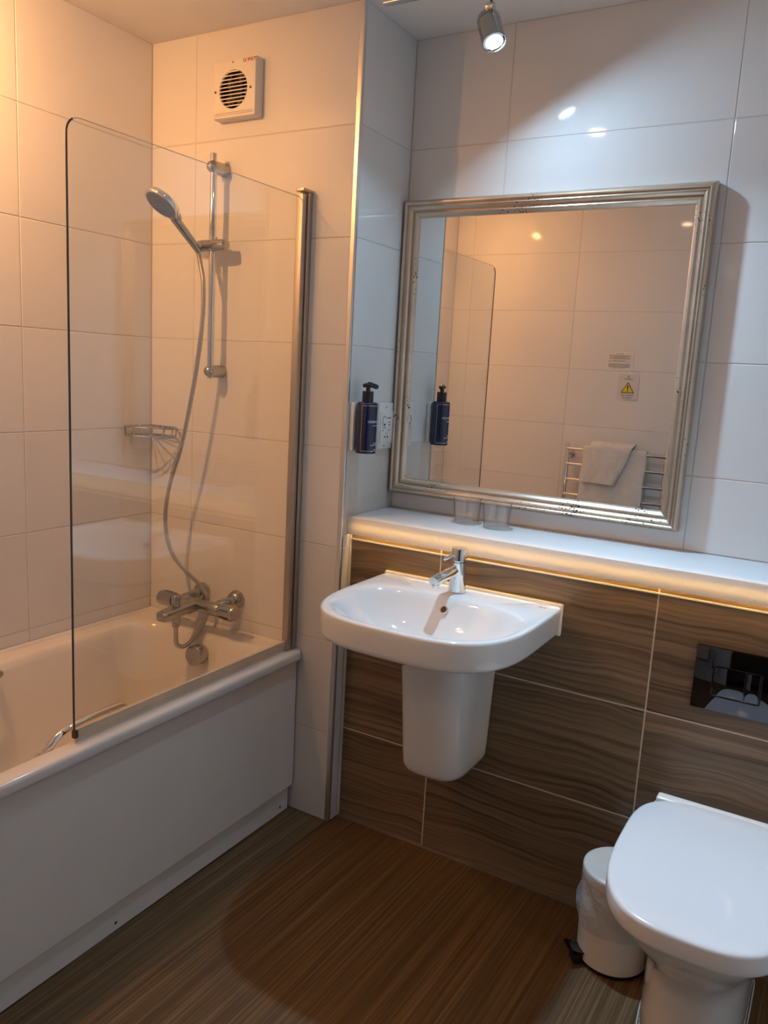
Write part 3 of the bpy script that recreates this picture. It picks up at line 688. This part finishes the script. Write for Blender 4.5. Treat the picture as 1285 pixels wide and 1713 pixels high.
# ---------------------------------------------------------------- toilet
TX = 1.142
to = root('toilet', 'white ceramic back-to-wall toilet with closed lid below the flush plate', 'toilet', (TX, -.2, 0))
def lid(ins, z): return sup(TX, -.235, .192 - ins, -.026 - ins * .5, -.546 + ins, 3.6, 2.9, z)
def pan(hw_, yf, z, nf=2.7): return sup(TX, -.12, hw_, W - .0012, yf, 12, nf, z)
b = B(); loft(b, [pan(.109, -.40, .001), pan(.110, -.405, .004), pan(.109, -.395, .10), pan(.108, -.392, .19), pan(.110, -.40, .225), pan(.119, -.425, .260), pan(.143, -.470, .305), pan(.165, -.508, .345), pan(.174, -.526, .375), pan(.175, -.528, .386), pan(.172, -.525, .390)]); add('pan', b, 'ceramic', to, smooth=60)
b = B(); loft(b, [lid(.016, .3905), lid(.012, .392), lid(.011, .396), lid(.012, .403), lid(.015, .4045)]); add('seat', b, 'seat', to, smooth=60)
b = B(); loft(b, [lid(.010, .4050), lid(.006, .4046), lid(.005, .3935), lid(.0025, .3925), lid(.0008, .3945), lid(0, .400), lid(.0003, .427), lid(.0016, .4325), lid(.0050, .4352), lid(.012, .4364), lid(.09, .4378)]); add('lid', b, 'seat', to, smooth=60)
b = B(); box(b, (TX - .160, -.030, .3905), (TX + .160, .004, .4305), .006, 3); add('hinge_cover', b, 'seat', to)
b = B(); loft(b, [pan(.114, -.41, .0005), pan(.111, -.406, .006)], False, False); add('sealant_bead', b, 'sealant', to)

# ---------------------------------------------------------------- pedal bin
BN = V((.930, -.090, 0))
bn = root('pedal_bin', 'small white pedal bin with clear liner between basin and toilet', 'bin', BN)
b = B(); lathe(b, BN + V((0, 0, .0008)), (0, 0, 1), [(0, .083), (.010, .084), (.010, .086)], 56); add('base_ring', b, 'black', bn)
b = B(); lathe(b, BN + V((0, 0, .010)), (0, 0, 1), [(0, .084), (.002, .086), (.195, .088), (.212, .088)], 56); add('body', b, 'binbody', bn)
b = B(); lathe(b, BN + V((0, 0, .2215)), (0, 0, 1), [(0, .090), (.022, .091), (.026, .090), (.0285, .087), (.030, .080), (.031, .04), (.0312, .001)], 56); add('lid', b, 'binbody', bn)
rnd = random.Random(7); b = B(); n = 72
ph = [rnd.uniform(0, 6.28) for _ in range(12)]
def lring(z, base, amp):
    out = []
    for i in range(n):
        a = 2 * pi * i / n; s = sum(math.sin(a * f + ph[k] + z * (60 + 17 * k)) / (1 + .35 * k) for k, f in enumerate((3, 5, 8, 13, 19)))
        bulge = .010 * max(0, math.cos(a - 3.3)) * max(0, 1 - abs(z - .15) / .05)
        zz = z + (amp * 3 * math.sin(a * 4 + 1) if z < .13 else 0)
        r = base + amp * max(-.8, s) + bulge + .0012
        out.append(V((BN.x + r * math.cos(a), BN.y + r * math.sin(a), zz)))
    return out
zs_ = [.103, .108] + [.115 + .009 * i for i in range(12)] + [.221]
loft(b, [lring(z, .0885 if z < .2 else .0895, .0008 if z > .205 or z < .11 else .0019) for z in zs_], False, False); add('liner', b, 'liner', bn, smooth=60, label='crumpled clear plastic bag hanging over the rim')
pdv = V((-.72, -.62, 0)).normalized(); pq = V((-pdv.y, pdv.x, 0))
b = B(); c0 = BN + pdv * .082; c1 = BN + pdv * .122
loft(b, [[c + pq * s * .021 + V((0, 0, z + dz)) for s, dz in ((-1, 0), (1, 0), (1, .003), (-1, .003))] for c, z in ((c0, .030), (c0 + pdv * .012, .033), (c1 - pdv * .006, .043), (c1, .041))]); add('pedal', b, 'plate', bn, smooth=0)
b = B(); box(b, (-.016, 0, .002), (.016, .030, .026), .002); b.transform(Matrix.Translation(c0 - pdv * .004) @ Matrix.Rotation(math.atan2(pdv.y, pdv.x) - pi / 2, 4, 'Z')); add('pedal_block', b, 'black', bn)

# ---------------------------------------------------------------- spotlight on ceiling bar
def spot_head(par, face, ax, lens):
    b = B(); lathe(b, face - ax * .083, ax, [(0, .001), (.0005, .018), (.004, .0265), (.010, .0295), (.0185, .0298), (.019, .0288), (.0205, .0288), (.021, .0298), (.085, .0300), (.0855, .0285), (.080, .0265)], 44, False); h = add('lamp_housing', b, 'satin', par)
    b = B(); lathe(b, face - ax * .004, ax, [(0, .0270), (.004, .0272), (.0045, .0215), (.0010, .0205)], 44, False); add('lamp_ring', b, 'chrome', h)
    add('lens', lathe(B(), face - ax * .006, ax, [(0, .0235), (.001, .0235)], 32), lens, h, label='glowing lens')
    if par.name.endswith('.001'):
        b = B(); tube(b, spline([face - ax * .070, face - ax * .078 + V((0, 0, .012)), V((face.x, face.y - ax.y * .07, 2.386))], 5), .0065, 14); add('arm', b, 'chrome', par)
sg_ = root('spotlight_bar', 'chrome ceiling bar with one lit spotlight above the mirror', 'spotlight', (.36, 0, H))
b = B(); box(b, (.060, -.012, 2.384), (.66, .012, H - .0006), .003); add('bar', b, 'chrome', sg_)
ax = SPOT_AX_H = (SPOT_FACE - V((.349, .025, 2.325))).normalized()
spot_head(sg_, SPOT_FACE, ax, 'lens')
j = SPOT_FACE - ax * .080 + V((.012, -.012, .016))
b = B(); tube(b, spline([SPOT_FACE - ax * .070 + V((.014, -.022, .012)), j + V((.004, -.008, .004)), j + V((.002, 0, .020)), (.372, 0, 2.386)], 5), .0065, 14); cyl(b, j + V((-.006, -.012, -.002)), j + V((.016, -.012, -.006)), .009, 20); add('arm', b, 'chrome', sg_)
b = B(); cyl(b, (.372, 0, 2.372), (.372, 0, 2.3845), .016, 28); add('arm_base', b, 'black', sg_)

bl = root('spotlight_bar', 'warm twin spotlight bar on ceiling above the bathtub', 'spotlight', (-.55, -1.08, H))
add('bar', box(B(), (-.562, -1.24, 2.384), (-.538, -.92, H - .0006), .003), 'chrome', bl)
spot_head(bl, BATH_FACE, BATH_AX, 'blens'); spot_head(bl, REAR_FACE, REAR_AX, 'blens')
ml_ = root('ceiling_downlight', 'round recessed ceiling downlight in the middle of the room', 'ceiling light', (MID_LAMP.x, MID_LAMP.y, H))
b = B(); lathe(b, (MID_LAMP.x, MID_LAMP.y, H - .0006), (0, 0, -1), [(0, .050), (.004, .048), (.006, .042), (.004, .036), (.0015, .035)], 40, False); add('ring', b, 'chrome', ml_)
add('lens', lathe(B(), (MID_LAMP.x, MID_LAMP.y, H - .0012), (0, 0, -1), [(0, .034), (.001, .034)], 32), 'mlens', ml_)

# ---------------------------------------------------------------- rear wall (seen in the mirror)
RYW = YR + .070
trl = root('towel_rail', 'chrome ladder towel rail on rear tiled wall seen in the mirror', 'towel rail', (.228, YR, .42))
for x in (-.030, .486):
    b = B(); cyl(b, (x, RYW, .42), (x, RYW, 1.112), .0125, 24); add('post', b, 'chrome', trl)
    for z in (1.075, .46):
        b = B(); cyl(b, (x, YR + .0006, z - .03), (x, RYW, z - .03), .009, 16); lathe(b, (x, YR + .0006, z - .03), (0, 1, 0), [(0, .022), (.006, .022), (.012, .015)], 24); add('wall_bracket', b, 'chrome', trl)
z = 1.078
while z > .46:
    b = B(); cyl(b, (-.028, RYW + .006, z), (.484, RYW + .006, z), .0085, 18); add('rung', b, 'chrome', trl); z -= .0815
def drape(x0f, x1f, ztop, zf, zbk, ry, gapr, th, seed):
    rr2 = random.Random(seed); a1, a2, a3 = [rr2.uniform(0, 6) for _ in range(3)]
    path = []
    nf = 26
    for i in range(nf): path.append((ry + gapr, zf + (ztop - gapr - zf) * i / nf, 1 - i / nf))
    for i in range(9): a = pi * i / 8; path.append((ry + gapr * math.cos(a), ztop - gapr + gapr * math.sin(a), 0))
    for i in range(1, nf + 1): path.append((ry - gapr, ztop - gapr + (zbk - ztop + gapr) * i / nf, i / nf))
    nx = 22; b = B(); grid = []
    for y, z, d in path:
        row = []
        for k in range(nx + 1):
            t = k / nx; x = x0f(z) + (x1f(z) - x0f(z)) * t
            sgn = 1 if y > ry else -1
            e = min(t, 1 - t) * 8; rnd_ = -.006 * max(0, 1 - e) ** 2
            wob = .004 * math.sin(t * 7 + a1 + z * 6) + .0025 * math.sin(t * 15 + a2 - z * 11)
            row.append(b.verts.new((x + .0025 * math.sin(z * 40 + a3) * (1 if k in (0, nx) else 0), y + sgn * (th + rnd_ + (wob if sgn > 0 else 0) * d), z)))
        grid.append(row)
    for r0, r1 in zip(grid, grid[1:]):
        for k in range(nx): b.faces.new((r0[k], r0[k + 1], r1[k + 1], r1[k]))
    bmesh.ops.recalc_face_normals(b, faces=b.faces)
    bmesh.ops.solidify(b, geom=b.faces[:], thickness=.010)
    return b
b = drape(lambda z: .062 - .09 * (1.10 - z) * .35, lambda z: .388 - .02 * (1.10 - z), 1.103, .60, .66, RYW + .006, .016, .004, 1)
tw1 = add('bath_towel', b, 'towel', None, loc=(.22, RYW, .60), smooth=70); tag(tw1, 'large white bath towel folded over chrome towel rail', 'towel')
b = drape(lambda z: .105 - .17 * (1.12 - z), lambda z: .325 - .38 * (1.12 - z), 1.131, .912, .95, RYW + .006, .034, .006, 5)
tw2 = add('hand_towel', b, 'towel', None, loc=(.2, RYW, .91), smooth=70); tag(tw2, 'small white hand towel lying askew on top of the bath towel', 'towel')
ntc = root('paper_notice', 'white printed paper notice on rear wall above the yellow warning sign', 'notice', (.18, YR, 1.495))
add('sheet', box(B(), (.108, YR + .0006, 1.497), (.254, YR + .0016, 1.595)), 'paper', ntc, smooth=0)
b = B(); zz = 1.583; rw = random.Random(3)
while zz > 1.508:
    if rw.random() > .18:
        hwid = rw.choice((.055, .056, .054, .03, .057)) if zz < 1.58 else .02
        x = .181 - hwid
        while x < .181 + hwid:
            l = min(rw.uniform(.004, .012), .181 + hwid - x); box(b, (x, YR + .0016, zz), (x + l, YR + .0019, zz + .0017)); x += l + .0016
    zz -= .0042
pt = add('printed_lines', b, 'print', ntc, smooth=0); pt['kind'] = 'stuff'
ws = root('warning_sign', 'pale sign with yellow warning triangle above the towel rail', 'sign', (.238, YR, 1.351))
add('card', box(B(), (.184, YR + .0006, 1.352), (.291, YR + .0030, 1.482)), 'card', ws, smooth=0)
tcx, tz0, tz1 = .2375, 1.388, 1.438
def tri(k, y0, y1):
    cz_ = tz0 + (tz1 - tz0) / 3
    pts = [(tcx - .031, tz0), (tcx + .031, tz0), (tcx, tz1)]
    return loft(B(), [[V((tcx + (p[0] - tcx) * k, y, cz_ + (p[1] - cz_) * k)) for p in pts] for y in (y0, y1)])
add('triangle_border', tri(1.12, YR + .0030, YR + .0034), 'print', ws, smooth=0)
add('triangle', tri(.92, YR + .0034, YR + .0038), 'yellow', ws, smooth=0)
b = B(); loft(b, [[V((tcx + x, y, z)) for x, z in ((-.0018, 1.403), (.0018, 1.403), (.0034, 1.424), (-.0034, 1.424))] for y in (YR + .0038, YR + .0042)]); cyl(b, (tcx, YR + .0037, 1.396), (tcx, YR + .0042, 1.396), .0031, 12); add('exclamation_mark', b, 'print', ws, smooth=0)
b = B(); tube(b, [V((tcx + .006 * math.cos(2 * pi * i / 6), YR + .0032, 1.469 + .006 * math.sin(2 * pi * i / 6))) for i in range(6)], .001, 5, closed=True); add('emblem', b, 'print', ws, smooth=0)
mb = Matrix.Rotation(pi, 4, 'Z') @ Matrix.Rotation(pi / 2, 4, 'X')
for s, size, z in (('WARNING', .0092, 1.456), ('Caution, Hot', .0115, 1.374), ('towel rail', .0115, 1.362)):
    text('lettering', s, size, 'print', ws, Matrix.Translation((tcx, YR + .0032, z)) @ mb, .0003)
